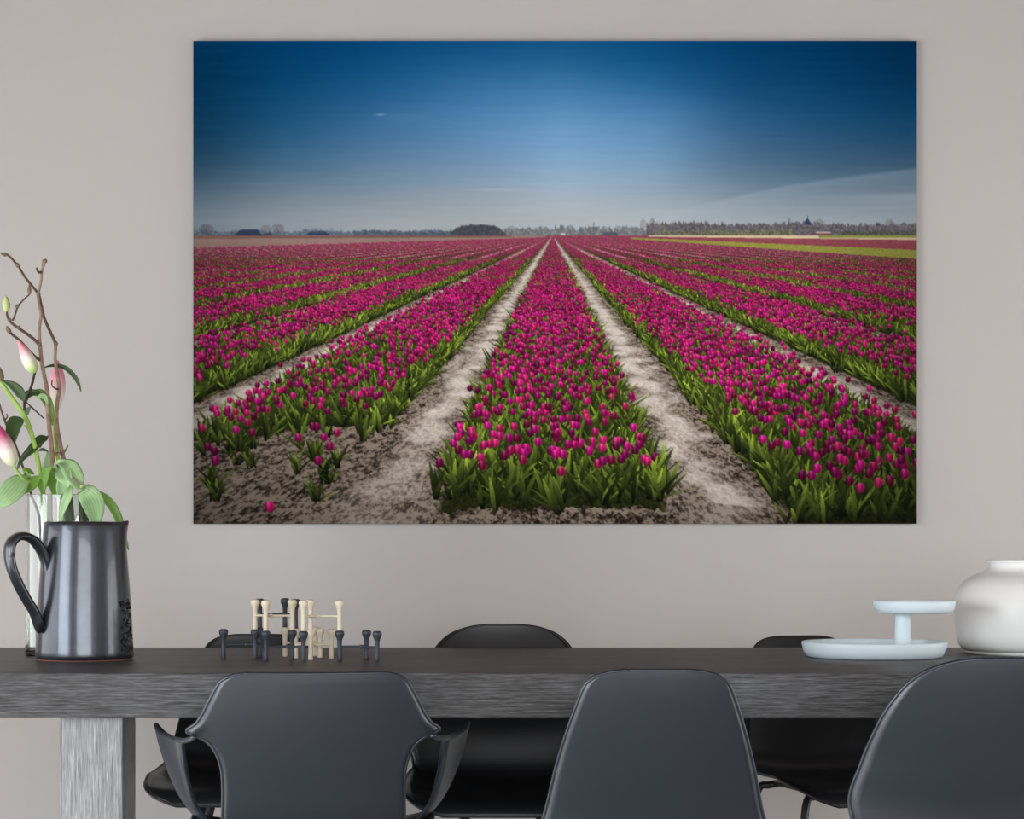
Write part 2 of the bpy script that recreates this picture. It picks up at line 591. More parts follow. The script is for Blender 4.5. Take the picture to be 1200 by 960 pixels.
    poly([(275, 276.5), (281, 270.5), (284, 269.5), (302, 269.3), (308, 276.5)], (50, 60, 82))
    poly([(308, 276.5), (310, 273.5), (318, 273), (320, 276.5)], (62, 66, 80))
    poly([(359, 276), (364, 271.5), (380, 271), (388, 276)], (52, 64, 90))
    for t in ((242, 277, 17, 14, (74, 74, 78), .9), (312, 276, 12, 12, (100, 100, 104), .9), (326, 276, 15, 13.5, (92, 92, 95), .9),
              (370, 275, 22, 8, (112, 118, 126), .4), (389, 276, 5, 9, (98, 108, 116), .8), (400, 276, 4, 8, (98, 108, 116), .8)):
        tree(*t)
    wood_band(591, 765, lambda x: 268.5 + 1.2 * math.sin(x * .16), 277, (112, 116, 118), .28, 5.5, 21, .75)
    wood_band(528, 593, lambda x: 263.6 + 10 * abs((x - 560) / 33) ** 3.2, 277, (76, 79, 90), .16, 1.6, 22, .95)
    for t in ((600, 277, 9, 12, (104, 104, 106), .9), (635, 277, 10, 12, (120, 122, 122), .8), (669, 277, 9, 13, (110, 112, 114), .9),
              (655, 277, 9, 10, (118, 120, 120), .9), (708, 277, 9, 12, (108, 112, 116), .8), (724, 277, 10, 12, (112, 114, 116), .9), (745, 277, 9, 11, (118, 120, 122), .8)):
        tree(*t)
    poly([(678, 276.5), (679, 266.5), (684, 266.5), (685, 276.5)], (92, 100, 112), .6)      # mill and roofs
    poly([(695.3, 276.5), (695.8, 260.5), (697, 260.5), (697.5, 276.5)], (84, 92, 106), .6)
    poly([(692, 267.2), (701, 266.6), (701, 267.6), (692, 268.2)], (84, 94, 108), .8)
    poly([(706, 276.5), (710, 272.5), (722, 272.5), (726, 276.5)], (74, 82, 98), .9)
    poly([(658, 276.2), (658, 273.5), (663, 273.5), (663, 276.2)], (205, 208, 210), .8)
    wood_band(758, 1075, lambda x: 262.8 + .8 * math.sin(x * .045), 277.3, (104, 99, 104), .24, 4.2, 31, .9)
    wood_band(764, 930, lambda x: 271.0 + .8 * math.sin(x * .2), 277, (122, 124, 96), .28, 3.0, 33, .75)
    wood_band(985, 1075, lambda x: 271.5, 277, (92, 94, 84), .3, 3.0, 34, .8)
    for t in ((754, 277, 8, 20, (118, 114, 114), .6), (765, 277, 8, 21, (112, 108, 110), .7), (771, 277, 7, 17, (120, 116, 116), .8), (925, 268, 3, 13, (96, 98, 104), 1.5),
              (961, 267, 11, 10, (110, 108, 112), .9), (1043, 272, 12, 15, (100, 96, 100), .8), (1060, 272, 8, 11, (108, 104, 108), .8)):
        tree(*t)
    poly([(942, 264), (946.5, 256), (947.3, 256), (952, 264)], (52, 68, 96))
    poly([(946.6, 257), (946.8, 252.5), (947.2, 252.5), (947.4, 257)], (70, 84, 108))
    poly([(953, 275.6), (957, 273), (974, 273), (976, 275.6)], (126, 70, 72))
    poly([(957, 273.5), (957, 272.4), (973, 272.4), (974, 273.5)], (226, 222, 222))

    # --- the ground: bare sandy soil
    HY, VX, F = 276.6, 648.0, 600.0
    j0 = int((HY - Y0) * S)
    XX, YY = np.meshgrid(px, py[j0:])
    dy = np.maximum(YY - HY, .4)
    gx_, gz = (XX - VX) / dy, F / dy
    PER, BW = 1.27, 0.84
    u = np.abs(((gx_ + PER / 2) % PER) - PER / 2)          # distance from the bed's middle line
    pm = np.abs(u - PER / 2)                                # from the path's middle
    n1 = vnoise(gx_ * 9, gz * 9, 51); n2 = vnoise(gx_ * 26, gz * 22, 52); n3 = vnoise(gx_ * 70, gz * 50, 53); n4 = vnoise(gx_ * 4, gz * 3, 54)
    n5 = vnoise(gx_ * 130, gz * 70, 55)
    lit = np.clip(1.12 - pm / .15 + (n1 - .5) * 1.1, 0, 1)
    near = np.clip((YY - 470) / 130, 0, 1)
    n6 = vnoise(gx_ * 210, gz * 150, 56); n7 = vnoise(XX * 1.1, YY * 1.6, 57)
    clod = np.clip((n2 * .25 + n3 * .34 + n5 * .30 + n6 * .25 + n7 * .12 - .44) * 3.6, 0, 1)
    pale = np.array([222, 212, 202]) / 255; mid = np.array([150, 134, 120]) / 255; drk = np.array([40, 32, 26]) / 255
    rough = drk + (mid - drk) * clod[..., None]
    soft = mid + (pale - mid) * np.clip(.1 + n3 * .4 + n1 * .3 + n6 * .5 + n7 * .3 - .15, 0, 1)[..., None]
    lit = lit * (1 - .55 * near * (n4 > .35))
    soil = rough * (1 - lit[..., None]) + soft * lit[..., None]
    inb = np.clip((BW / 2 + .01 - u) / .03, 0, 1) * ((YY < 586 + 14 * n1 + 8 * n3) | (gx_ > .8)) * ~((gx_ < -.6) & (YY > 505 - (XX - 227) * .10 + 22 * n1))
    under = np.array([38, 42, 20]) / 255 * (.6 + .8 * n5[..., None])
    farb = np.clip((34 - dy) / 20, 0, 1)[..., None]
    under = under * (1 - farb) + np.array([118, 52, 66]) / 255 * (.8 + .4 * n7[..., None]) * farb
    soil = soil * (1 - inb[..., None]) + under * inb[..., None]
    veryfar = np.clip((16 - dy) / 12, 0, 1)[..., None] * (np.abs(gx_) > .9)[..., None]
    soil = soil * (1 - veryfar) + np.array([140, 66, 84]) / 255 * (.8 + .4 * n7[..., None]) * veryfar
    img[j0:] = soil
    # far strips: fallow on the left, cream, red and green beds on the right
    ctr = np.clip((XX - 227) / (640 - 227), 0, 1)
    strip_y = 291.5 - 13.0 * ctr
    m = (XX < 640) & (YY < strip_y)
    img[j0:][m] = (np.array([142, 120, 110]) / 255) * (.85 + .3 * n3[m][:, None])
    m = (XX < 600) & (YY < 280.6 - 2.2 * ctr)
    img[j0:][m] = (np.array([112, 84, 74]) / 255) * (.85 + .3 * n3[m][:, None])

    # --- plants, row by row from the horizon to the foreground
    def put(x, y, col):
        ix, iy = ((x - X0) * S).astype(int), ((y - Y0) * S).astype(int)
        ok = (ix >= 0) & (ix < W) & (iy >= j0) & (iy < H)
        img[iy[ok], ix[ok]] = col[ok]

    def leaves(bx, by, d, k, tone, wide=.017):
        """k blades per plant, strokes from the ground up"""
        n = len(bx)
        for _ in range(k):
            lean = rng.normal(0, .05, n) * d
            ht = (.05 + .095 * rng.random(n)) * d
            wdt = wide * d
            steps = max(2, int(d * .22 * S * .8))
            t = np.linspace(0, 1, steps)[None, :]
            cx = bx[:, None] + lean[:, None] * t ** 1.4
            cy = by[:, None] - ht[:, None] * t
            sh = rng.random(n)[:, None]
            br = (.22 + .78 * t) * (.35 + .95 * sh * sh + .1) * tone
            lc = np.stack([112 * br, 132 * br, 40 * br + 6], -1) / 255
            nw = max(1, int(round(wdt * S)))
            for q in range(nw):
                off = (q - (nw - 1) / 2) / S
                prof = off * np.sin(np.pi * np.clip(t * .85 + .12, 0, 1))
                put((cx + prof).ravel(), cy.ravel(), (lc * (1 + .25 * (q % 2))).reshape(-1, 3))

    def flowers(fx, fy, d, scale=1.0):
        n = len(fx)
        r = np.maximum(.0158 * d * scale, .42)
        if r * S < 1.1:
            c = np.array([188, 34, 108]) / 255 * (.55 + .75 * rng.random((n, 1)))
            c[:, 2] *= .8 + .4 * rng.random(n)
            put(fx, fy, c)
            put(fx + .5, fy, c * .9)
            return
        rad = int(math.ceil(r * S * 1.35))
        oy, ox = np.mgrid[-rad:rad + 1, -rad:rad + 1] / S
        ox, oy = ox.ravel(), oy.ravel()
        vy = oy / (r * 1.18)
        halfw = r * np.sqrt(np.clip(1 - vy ** 2, 0, 1)) * (1 + .10 * vy) * .98
        inside = (np.abs(ox) < halfw) & (vy > -1 + .22 * (np.cos(ox / r * 7) * .5 + .5))
        ox, oy, vy = ox[inside], oy[inside], vy[inside]
        hx = ox / r
        br = .80 - .25 * vy - .20 * hx * hx + .20 * np.cos(hx * 6.0 + 1.2) * (.35 + .5 * (1 - vy) / 2)
        hi = np.clip(-vy * .6 + .25 - np.abs(hx + .25), 0, 1)
        tint = rng.random(n)[:, None]
        val = br[None, :] * (.55 + .72 * rng.random(n)[:, None])
        R = (196 + 14 * tint) * val + 46 * hi[None, :]
        Gc = (24 + 16 * tint) * val + 60 * hi[None, :]
        B = (100 + 30 * (1 - tint)) * val + 66 * hi[None, :]
        c = np.clip(np.stack([R, Gc, B], -1) / 255, 0, 1)
        put((fx[:, None] + ox[None, :]).ravel(), (fy[:, None] + oy[None, :]).ravel(), c.reshape(-1, 3))

    d = 1.6
    rows = []
    while d < 345:
        rows.append(d)
        d += max(.55, d * d / F * .052)
    for d in rows:
        by0 = HY + d
        step = max(1.1, .041 * d)
        xs = np.arange(X0 - 30, X0 + Wd + 30, step) + rng.random() * step
        xs = xs + rng.normal(0, step * .42, len(xs))
        Xw = (xs - VX) / d
        uu = np.abs(((Xw + PER / 2) % PER) - PER / 2)
        bed = np.round(Xw / PER)
        edge = BW / 2 + rng.normal(0, .018, len(xs))
        keep = uu < edge
        # near ends of the beds
        keep &= ~((bed == 0) & (by0 > 597 + 8 * np.sin(xs * .09) + rng.normal(0, 5, len(xs))))
        lim = 528 - (xs - 227) * .10 + rng.normal(0, 9, len(xs))
        keep &= ~((bed <= -1) & (xs < 500) & (by0 > lim))
        keep &= ~((bed >= 1) & (by0 > 640 - (xs - 900) * .05 + rng.normal(0, 4, len(xs))))
        # fallow strip far left, other crops far right
        keep &= ~((xs < 640) & (by0 < 292.5 - 13.0 * np.clip((xs - 227) / 413, 0, 1)))
        xs = xs[keep]; uu = uu[keep]; Xw = Xw[keep]
        if not len(xs): continue
        by = by0 + rng.normal(0, .006 * d, len(xs))
        # foliage
        if d < 30:
            t = np.full(len(xs), .78)
            c = np.stack([92 * t, 92 * t, 44 * t], -1) / 255 * (.7 + .6 * rng.random((len(xs), 1)))
            put(xs, by - .05 * d, c)
        else:
            rim = uu > BW / 2 - .10
            leaves(xs, by, d, 3 if d < 120 else 4, .86)
            if rim.any():
                leaves(xs[rim] + rng.normal(0, .02 * d, rim.sum()), by[rim], d, 2, 1.12)
        # blossoms, not one on every plant, in drifts
        drift = vnoise(Xw * 5, np.full(len(xs), F / d * 1.3), 71)
        pr = (.66 if d < 50 else .66 - .14 * min(1, (d - 50) / 100)) + (drift - .5) * .75
        pr = np.where(uu > BW / 2 - .05, pr * .6, pr)
        f = rng.random(len(xs)) < pr
        if f.any():
            jit = rng.normal(0, .022, f.sum()) * d
            flowers(xs[f] + rng.normal(0, .01, f.sum()) * d, by[f] - .158 * d + jit, d)
    # far right beds above the tulips
    XX, YY = np.meshgrid(px, py[j0:int((306 - Y0) * S)])
    sub = img[j0:int((306 - Y0) * S)]
    g = rng.random(XX.shape)
    def lerp(x, xa, ya, yb): return ya + (x - xa) / (1074 - xa) * (yb - ya)
    top_g, bot_g = lerp(XX, 720, 278.0, 293.5), lerp(XX, 720, 279.2, 304.0)
    m = (XX > 740) & (YY > top_g) & (YY < bot_g)
    sub[m] = np.stack([112 + 60 * g, 124 + 44 * g, 40 + 40 * g], -1)[m] / 255
    m = (XX > 780) & (YY > lerp(XX, 780, 278.2, 281.5)) & (YY <= top_g)
    sub[m] = np.stack([108 + 60 * g, 44 + 40 * g, 58 + 34 * g], -1)[m] / 255
    m = (XX > 760) & (YY <= lerp(XX, 780, 278.2, 281.5))
    sub[m] = np.stack([206 + 30 * g, 190 + 30 * g, 150 + 30 * g], -1)[m] / 255
    m = (XX > 960) & (YY <= 279.5)
    sub[m] = np.stack([110 + 50 * g, 130 + 40 * g, 52 + 30 * g], -1)[m] / 255
    # stragglers on the bare soil, bottom left (flower x, y)
    late = []
    for (x, y) in ((316, 594), (373, 540), (387, 523), (350, 513), (252, 529), (244, 524), (253, 540), (277, 504), (296, 507), (267, 480), (372, 500), (380, 513), (395, 507), (367, 500), (298, 488), (271, 489), (282, 491)):
        d = (y - HY) / .845
        b = np.array([x + .0]); g = np.array([HY + d])
        leaves(np.repeat(b, 6) + rng.normal(0, 3, 6), np.repeat(g, 6), d * .72, 2, .85)
        put(np.full(40, float(x)), np.linspace(y, HY + d, 40), np.tile(np.array([[.30, .38, .14]]), (40, 1)))
        late.append((b, np.array([float(y)]), d))
    for b, y, d in late: flowers(b, y, d)

    # --- printed tone: the picture itself is darker towards its corners
    jv = int((270 - Y0) * S)
    XX, YY = np.meshgrid(px, py)
    rx, ry = (XX - 650) / 424, (YY - 331) / 283
    vg = 1 - .50 * np.clip((np.sqrt(rx ** 2 * .75 + np.clip(ry, 0, 2) ** 2 * .55) - .55) / .62, 0, 1) ** 1.2
    blend = np.clip((YY - 262) / 26, 0, 1)
    img *= (1 - blend * (1 - vg))[..., None]
    hz = np.exp(-np.clip(YY - 277, 0, 999) / 22) * (YY > 277) * .20          # distance haze in the picture
    img = img * (1 - hz[..., None]) + np.array([.60, .46, .48]) * hz[..., None]
    img = np.clip(img, 0, 1)
    out = img.reshape(Ht + 1, S, Wd + 1, S, 3).mean((1, 3))
    return np.where(out <= .04045, out / 12.92, ((out + .055) / 1.055) ** 2.4)


PRINT_GAIN = 1.06
m = bpy.data.materials.new('printed_canvas')
m.use_nodes = True
b = m.node_tree.nodes['Principled BSDF']
b.inputs['Roughness'].default_value = 0.6
b.inputs['Specular IOR Level'].default_value = 0.0
a = m.node_tree.nodes.new('ShaderNodeAttribute')
a.attribute_name = 'ink'
m.node_tree.links.new(a.outputs['Color'], b.inputs['Base Color'])
MATS['printed_canvas'] = m

CD = 5.876                                   # distance of the canvas face from the lens
c0, c1 = P(226.5, 48, CD), P(1074.5, 614, CD)
cv = empty('canvas_print', (0, 0, c1.z))
cv.location = ((c0.x + c1.x) / 2, -0.002, c1.z)
tag(cv, 'large frameless canvas print of a magenta tulip field under blue sky', 'wall art')
hw, hh = (c1.x - c0.x) / 2, c0.z - c1.z
box('canvas_panel', -hw, hw, CAMY + CD + .002 + .0005, 0.001, 0, hh, 'canvas_edge', cv, 0.001, 1)
ink = paint_print()
nr, nc = ink.shape[:2]
vx = np.linspace(-hw, hw, nc); vz = np.linspace(hh, 0, nr)
A, B = np.meshgrid(vx, vz)
co = np.stack([A, np.full_like(A, CAMY + CD + .002), B], -1).reshape(-1, 3).astype(np.float32)
idx = np.arange(nr * nc).reshape(nr, nc)
quads = np.stack([idx[:-1, :-1], idx[1:, :-1], idx[1:, 1:], idx[:-1, 1:]], -1).reshape(-1, 4)
me = bpy.data.meshes.new('printed_picture')
me.vertices.add(len(co)); me.vertices.foreach_set('co', co.ravel())
me.loops.add(quads.size); me.loops.foreach_set('vertex_index', quads.ravel().astype(np.int32))
me.polygons.add(len(quads)); me.polygons.foreach_set('loop_start', (np.arange(len(quads)) * 4).astype(np.int32))
me.update(calc_edges=True)
at = me.attributes.new('ink', 'FLOAT_COLOR', 'POINT')
at.data.foreach_set('color', np.concatenate([np.clip(ink * PRINT_GAIN, 0, 1), np.ones((nr, nc, 1))], -1).astype(np.float32).ravel())
me.materials.append(MATS['printed_canvas'])
o = bpy.data.objects.new('printed_picture', me)
COL.objects.link(o); o.parent = cv

# ------------------------------------------------------------------ the table
TZ = EYE - 0.2317                             # table top height 0.760
TF, TB = CAMY + 4.0, CAMY + 5.1               # front and back edges
TH = 0.0885
tb = empty('dining_table', (0, (TF + TB) / 2, 0))
tag(tb, 'long dark-stained oak dining table with a thick slab top and square legs', 'table')
ty0, ty1 = -(TB - TF) / 2, (TB - TF) / 2
box('tabletop', -1.55, 1.55, ty0, ty1, TZ - TH, TZ, 'table_wood', tb, 0.004, 2)
for sx in (-1, 1):
    for (xc, yc) in ((0.829, ty0 + 0.115), (1.02, ty1 - 0.14)):
        box('leg', sx * xc - .060, sx * xc + .060, yc - .071, yc + .071, 0, TZ - TH, 'leg_wood', tb, 0.004, 2)


# ------------------------------------------------------------------ chairs
def shell_mesh(name, back, seat, curve_b, curve_s, m, parent, nu=24, thick=0.006, k=5):
    """moulded shell. back/seat: rows (y, z, half width) from the crest down and forward to the front lip.
    The sheet is bent across as a function of the true sideways distance, so its outline is a clean cut."""
    rows = back + seat
    q = catmull([tuple(r) for r in rows], k)
    n = len(q)
    # arc length and a smoothed direction so that the bend turns evenly from back to seat
    nrm = []
    for i in range(n):
        lo, hi = max(i - 6, 0), min(i + 6, n - 1)
        t = Vector((0, q[hi][0] - q[lo][0], q[hi][1] - q[lo][1])).normalized()
        nrm.append(Vector((0, -t.z, t.y)))                 # towards the sitter
    zt = q[0][1]
    V, F = [], []
    for i, (y, z, hw) in enumerate(q):
        f = min(1, max(0, ((zt - z) - .18) / .12))
        if y > .12: f = 1
        c = curve_b * (1 - f) + curve_s * f
        if y > .10: c *= max(0.0, 1 - (y - .10) / .14)
        for j in range(nu + 1):
            u = -1 + 2 * j / nu
            x = u * max(hw, .001)
            V.append(Vector((x, y, z)) + nrm[i] * (c * (abs(x) / .2) ** 2.2))
    for i in range(n - 1):
        for j in range(nu):
            a = i * (nu + 1) + j
            F.append((a, a + 1, a + nu + 2, a + nu + 1))
    o = mk(name, V, F, m, parent)
    s = o.modifiers.new('thickness', 'SOLIDIFY'); s.thickness = thick; s.offset = 0
    # rolled rim along the free edge
    w1 = nu + 1
    loop = [V[i * w1] for i in range(n)] + [V[(n - 1) * w1 + j] for j in range(1, nu)] + [V[i * w1 + nu] for i in range(n - 1, -1, -1)] + [V[j] for j in range(nu - 1, 0, -1)]
    keep = [loop[0]]
    for p in loop[1:]:
        if (p - keep[-1]).length > .004: keep.append(p)
    keep += keep[:2]
    TV, TF = tube_geo(keep, [thick * .62] * len(keep), 8)
    mk('rim', TV, TF, m, o)
    return o


def chair_legs(parent, m, top=0.075, foot=0.2, zt=0.425, yf=0.02):
    box('seat_mount', -.11, .11, -.11 + yf, .11 + yf, zt - .012, zt + .006, m, parent, 0.004)
    for sx in (-1, 1):
        for sy in (-1, 1):
            tube('leg', [(sx * top, sy * top + yf, zt), (sx * (top * .3 + foot * .7), sy * (top * .3 + foot * .7) + yf, zt * .32), (sx * foot, sy * foot + yf, 0.0)], [.011, .011, .009], m, parent, 10, 4)


def side_chair(x, d_crest, rz, label, group=None, H=0.788, style='trapezoid', m='slate_plastic', legs='spider', low=0.0):
    """origin on the floor under the seat; crest is 0.25 m behind it, local +y is the way the sitter faces"""
    fy = 1 if abs(rz) < 1.6 else -1
    t = empty('dining_chair', (x, CAMY + d_crest + 0.25 * fy * math.cos(rz) * fy, 0), rz)
    tag(t, label, 'chair', group)
    if style == 'trapezoid':
        hwt = [(0, .048), (.0012, .066), (.0045, .086), (.010, .103), (.0165, .114), (.030, .127), (.057, .138), (.117, .158), (.19, .178), (.262, .194)]
    else:
        hwt = [(0, .030), (.0015, .055), (.007, .088), (.020, .124), (.036, .147), (.057, .166), (.095, .189), (.137, .206), (.20, .226), (.262, .242)]
    back = []
    for dr, hw in hwt:
        z = H - dr
        y = -.25 + .085 * (dr / .27) ** 1.3
        back.append((y, z, hw))
    wS = 0.212 if style == 'trapezoid' else 0.228
    seat = [(-.150, .478, wS * .98), (-.118, .452, wS), (-.06, .440, wS * 1.03), (.03, .436, wS * 1.04), (.12, .438, wS * 1.03), (.18, .440, wS * 1.0), (.215, .437, wS * .95), (.235, .428, wS * .86), (.244, .416, wS * .72), (.246, .408, wS * .6)]
    seat = [(y, z + low, hw) for y, z, hw in seat]
    shell_mesh('seat_shell', back, seat, .035, .022, m, t)
    if legs == 'spider':
        chair_legs(t, 'black_steel', zt=.430 + low)
    else:
        box('seat_mount', -.13, .13, -.12, .14, .420, .432, 'black_steel', t, .004)
        for sx in (-1, 1):
            tube('leg', [(sx * .09, .12, .424), (sx * .135, .135, .420), (sx * .165, .148, .395), (sx * .19, .175, .2), (sx * .215, .205, 0)], .0095, 'black_steel', t, 10, 5)
            tube('leg', [(sx * .09, -.10, .424), (sx * .135, -.12, .420), (sx * .165, -.135, .395), (sx * .19, -.17, .2), (sx * .215, -.205, 0)], .0095, 'black_steel', t, 10, 5)
    return t


def arm_chair(x, d_crest, rz, label, H=0.776, m='slate_plastic'):
    t = empty('dining_armchair', (x - .24 * math.sin(rz), CAMY + d_crest + .24 * math.cos(rz), 0), rz)
    tag(t, label, 'chair')
    hwt = [(0, .118), (.0012, .132), (.005, .147), (.0115, .160), (.022, .171), (.054, .188), (.085, .203), (.102, .214), (.112, .226), (.119, .232), (.124, .222), (.131, .200), (.142, .186), (.16, .175), (.185, .168), (.22, .166), (.262, .167)]
    back = [(-.24 + .08 * (dr / .27) ** 1.3, H - dr, hw) for dr, hw in hwt]
    seat = [(-.140, .474, .17), (-.11, .450, .185), (-.05, .440, .215), (.03, .438, .232), (.12, .446, .228), (.18, .452, .212), (.215, .448, .188), (.236, .436, .15), (.243, .426, .1)]
    shell_mesh('seat_shell', back, seat, .03, .030, m, t, nu=28, k=4)
    # arms: a sheet that leaves the back at the shoulder, runs forward and tapers down to the seat's side
    inv = (Matrix.Translation(t.location) @ Matrix.Rotation(rz, 4, 'Z')).inverted()
    L = lambda p: inv @ P(*p)
    front = catmull([tuple(L(p)) for p in ((183, 850, 4.10), (190, 878, 4.09), (201, 910, 4.06), (213, 934, 4.02), (232, 957, 3.97), (262, 976, 3.93))], 4)
    rear = catmull([tuple(L(p)) for p in ((213, 868, 3.78), (215.5, 888, 3.80), (219, 910, 3.83), (227, 940, 3.86), (241, 960, 3.88), (266, 978, 3.89))], 4)
    top = catmull([tuple(L(p)) for p in ((228, 864, 3.705), (220, 867.5, 3.735), (212, 868, 3.78), (200, 864.5, 3.90), (191, 858.5, 4.02), (183, 850, 4.10))], 5)
    for sx in (-1, 1):
        V, F = [], []
        nf, nu = len(front), 8
        for i in range(nf):
            a, b_ = Vector(rear[i]), Vector(front[i])
            for j in range(nu + 1):
                u = j / nu
                p = a.lerp(b_, u)
                bow = math.sin(u * math.pi) * .012 * (1 - i / nf)
                V.append(Vector((-sx * (p.x - bow), p.y, p.z)))
        for i in range(nf - 1):
            for j in range(nu):
                q_ = i * (nu + 1) + j
                F.append((q_, q_ + 1, q_ + nu + 2, q_ + nu + 1))
        ar = mk('armrest', V, F, m, t)
        so = ar.modifiers.new('thickness', 'SOLIDIFY'); so.thickness = .007; so.offset = 0
        edge = [Vector((-sx * p[0], p[1], p[2])) for p in top]
        TV, TF = tube_geo(edge, [.0052] * len(edge), 10)
        mk('arm_edge', TV, TF, m, ar)
        for crv in (front, rear):
            edge = [Vector((-sx * p[0], p[1], p[2])) for p in crv]
            TV, TF = tube_geo(edge, [.0046] * len(edge), 8)
            mk('arm_edge', TV, TF, m, ar)
    chair_legs(t, 'black_steel', zt=.437)
    return t


arm_chair((368 - 600) * 3.7 / FPX, 3.7, .10, 'slate grey plastic armchair with open looped arms, seen from behind, drawn up to the table')
side_chair((771 - 600) * 3.6 / FPX, 3.6, 0, 'slate plastic side chair with a tapered squarish back, beside the armchair', H=.788)
side_chair((1180 - 600) * 3.4 / FPX, 3.4, 0, 'slate plastic side chair with a broad round-topped back, in front of the white jar', H=.818, style='round')
side_chair((302 - 600) * 5.25 / FPX, 5.25, math.pi, 'dark plastic chair behind the stacked candle holders, across the table from the armchair', H=.785, style='trapezoid', m='black_plastic')
side_chair((590 - 600) * 5.22 / FPX, 5.22, math.pi, 'black plastic chair with a domed back, alone between holders and tray across the table', H=.812, style='round', m='black_plastic', low=-.02)
side_chair((968 - 600) * 5.25 / FPX, 5.25, math.pi + .3, 'black chair on bent tube legs across the table behind the blue tiered tray', H=.781, style='trapezoid', m='black_plastic', legs='tube')

# ------------------------------------------------------------------ jug
JD = 4.52
jc = P(99, 650, JD)
jug = empty('ceramic_jug', (jc.x, jc.y, TZ))
tag(jug, 'black metallic glazed ceramic jug with a looped strap handle', 'jug')
JH = 0.3035
rim_r, base_r = .0870, .1068
def jr(t):                                   # outer radius by height share
    return base_r + (rim_r - base_r) * (t ** 1.08) + .0012 * math.sin(t * math.pi)
prof = [(0, .002), (base_r - .004, .002), (base_r - .001, .005)] + [(jr(t), .006 + t * (JH - .006)) for t in (0.02, .05, .12, .25, .4, .55, .7, .82, .92, .97)] + [(rim_r - .0005, JH - .002), (rim_r - .003, JH), (rim_r - .006, JH - .002)] + \
       [(jr(t) - .0065, t * JH) for t in (.95, .8, .6, .4, .2, .06)] + [(base_r - .015, .014), (0, .014)]
body = lathe('jug_body', prof, 'jug_glaze', jug, 96)
for v in body.data.vertices:                 # pouring lip on the far side from the handle
    t = v.co.z / JH
    a = math.atan2(v.co.y, v.co.x) - math.radians(12)
    if t > .8:
        g = math.exp(-(a / .35) ** 2) * ((t - .8) / .2) ** 2
        s = 1 + .13 * g
        v.co.x *= s; v.co.y *= s; v.co.z += .004 * g
    # hand-thrown wobble
    r = 1 + .004 * math.sin(3 * a + 5 * t) + .003 * math.sin(v.co.z * 160)
    v.co.x *= r; v.co.y *= r
lathe('jug_foot', [(0, 0), (base_r - .005, 0), (base_r - .003, .001), (base_r - .004, .003), (0, .003)], 'red_clay', jug, 96)
# strap handle, towards the left and the viewer
phi = math.radians(220)
dirv = Vector((math.cos(phi), math.sin(phi), 0)); sidev = Vector((-dirv.y, dirv.x, 0))
sc_px = JD / FPX
hp = [(64, 672), (61, 657), (55.5, 643), (47, 632), (36, 629), (28, 636), (26, 649), (28, 665), (34.5, 684), (43, 703), (50, 717), (53.5, 730), (54.5, 741)]
pts = []
for (hx, hy) in hp:
    z = EYE - (hy - HOR) * sc_px - TZ
    pts.append(dirv * ((99 - hx) * sc_px / -math.cos(phi)) + Vector((0, 0, z)))
q = catmull([tuple(p) for p in pts], 6)
bm = bmesh.new()
prev = None
Q = [Vector(a) for a in q]
for i, c in enumerate(Q):
    tg = (Q[min(i + 1, len(Q) - 1)] - Q[max(i - 1, 0)]).normalized()
    nn = tg.cross(sidev).normalized()
    end = min(i, len(Q) - 1 - i) / 6
    tip = math.sqrt(max(0.0, 1 - (1 - min(1.0, (len(Q) - 1 - i + .15) / 7)) ** 2))
    wd = tip * .0185 * (1.0 if i < len(Q) / 2 else 1.0 - .15 * (i / len(Q))) * min(1, .75 + .25 * end); th = .0092 * tip
    ring = []
    for kk in range(14):
        an = 2 * math.pi * kk / 14
        ca, sa = math.cos(an), math.sin(an)
        ring.append(bm.verts.new(c + sidev * wd * math.copysign(abs(ca) ** .7, ca) + nn * th * math.copysign(abs(sa) ** .8, sa)))
    if prev:
        for kk in range(14): bm.faces.new((prev[kk], prev[(kk + 1) % 14], ring[(kk + 1) % 14], ring[kk]))
    else: bm.faces.new(ring)
    prev = ring
bm.faces.new(prev)
from_bm('handle', bm, 'jug_glaze', jug, True)
# rough stamped relief low on the right
rnd = random.Random(4)
bm = bmesh.new()
for i in range(150):
    t = rnd.uniform(.05, .42); an = math.radians(rnd.uniform(-30, -3))
    r = jr(t) + .0002
    c = Vector((r * math.cos(an), r * math.sin(an), .006 + t * (JH - .006)))
    s = bmesh.ops.create_cube(bm, size=rnd.uniform(.0022, .0048))
    rot = Matrix.Rotation(rnd.uniform(0, 3), 4, 'Z') @ Matrix.Rotation(rnd.uniform(0, 3), 4, 'X')
    for v in s['verts']: v.co = rot @ v.co + c
o = from_bm('stamped_relief', bm, 'jug_stamp', jug)
o['kind'] = 'stuff'

# ------------------------------------------------------------------ glass vase and flowers
VD = 4.715
vc = P(67, 650, VD)
VR, VH = .0725, .369
vase = empty('glass_vase', (vc.x, vc.y, TZ))
tag(vase, 'tall clear glass cylinder vase behind the jug, holding lilies and twigs', 'vase')
lathe('vase_glass', [(0, 0), (VR - .003, 0), (VR, .003), (VR, VH - .001), (VR - .0012, VH), (VR - .0028, VH - .001), (VR - .0035, .014), (VR - .008, .009), (0, .007)], 'clear_glass', vase, 64)
crease(vase.children[0], 25)
lathe('water', [(0, .0095), (VR - .0095, .0115), (VR - .0045, .0165), (VR - .0042, .12), (0, .12)], 'water', vase, 48)
crease(vase.children[1], 25)


def stem_root(name, label, cat='flower stem', group=None):
    t = empty(name, (vc.x, vc.y, TZ + .03))
    tag(t, label, cat, group)
    return t


def loc(t, p):
    return Vector(p) - t.location


def twig(t, name, pts, r0, r1, m, dd=None, n=8):
    """pts: (px, py, distance) from the base up"""
    V = [loc(t, P(*p)) for p in pts]
    N = len(V)
    return tube(name, V, [r0 + (r1 - r0) * i / (N - 1) for i in range(N)], m, t, n, 4)


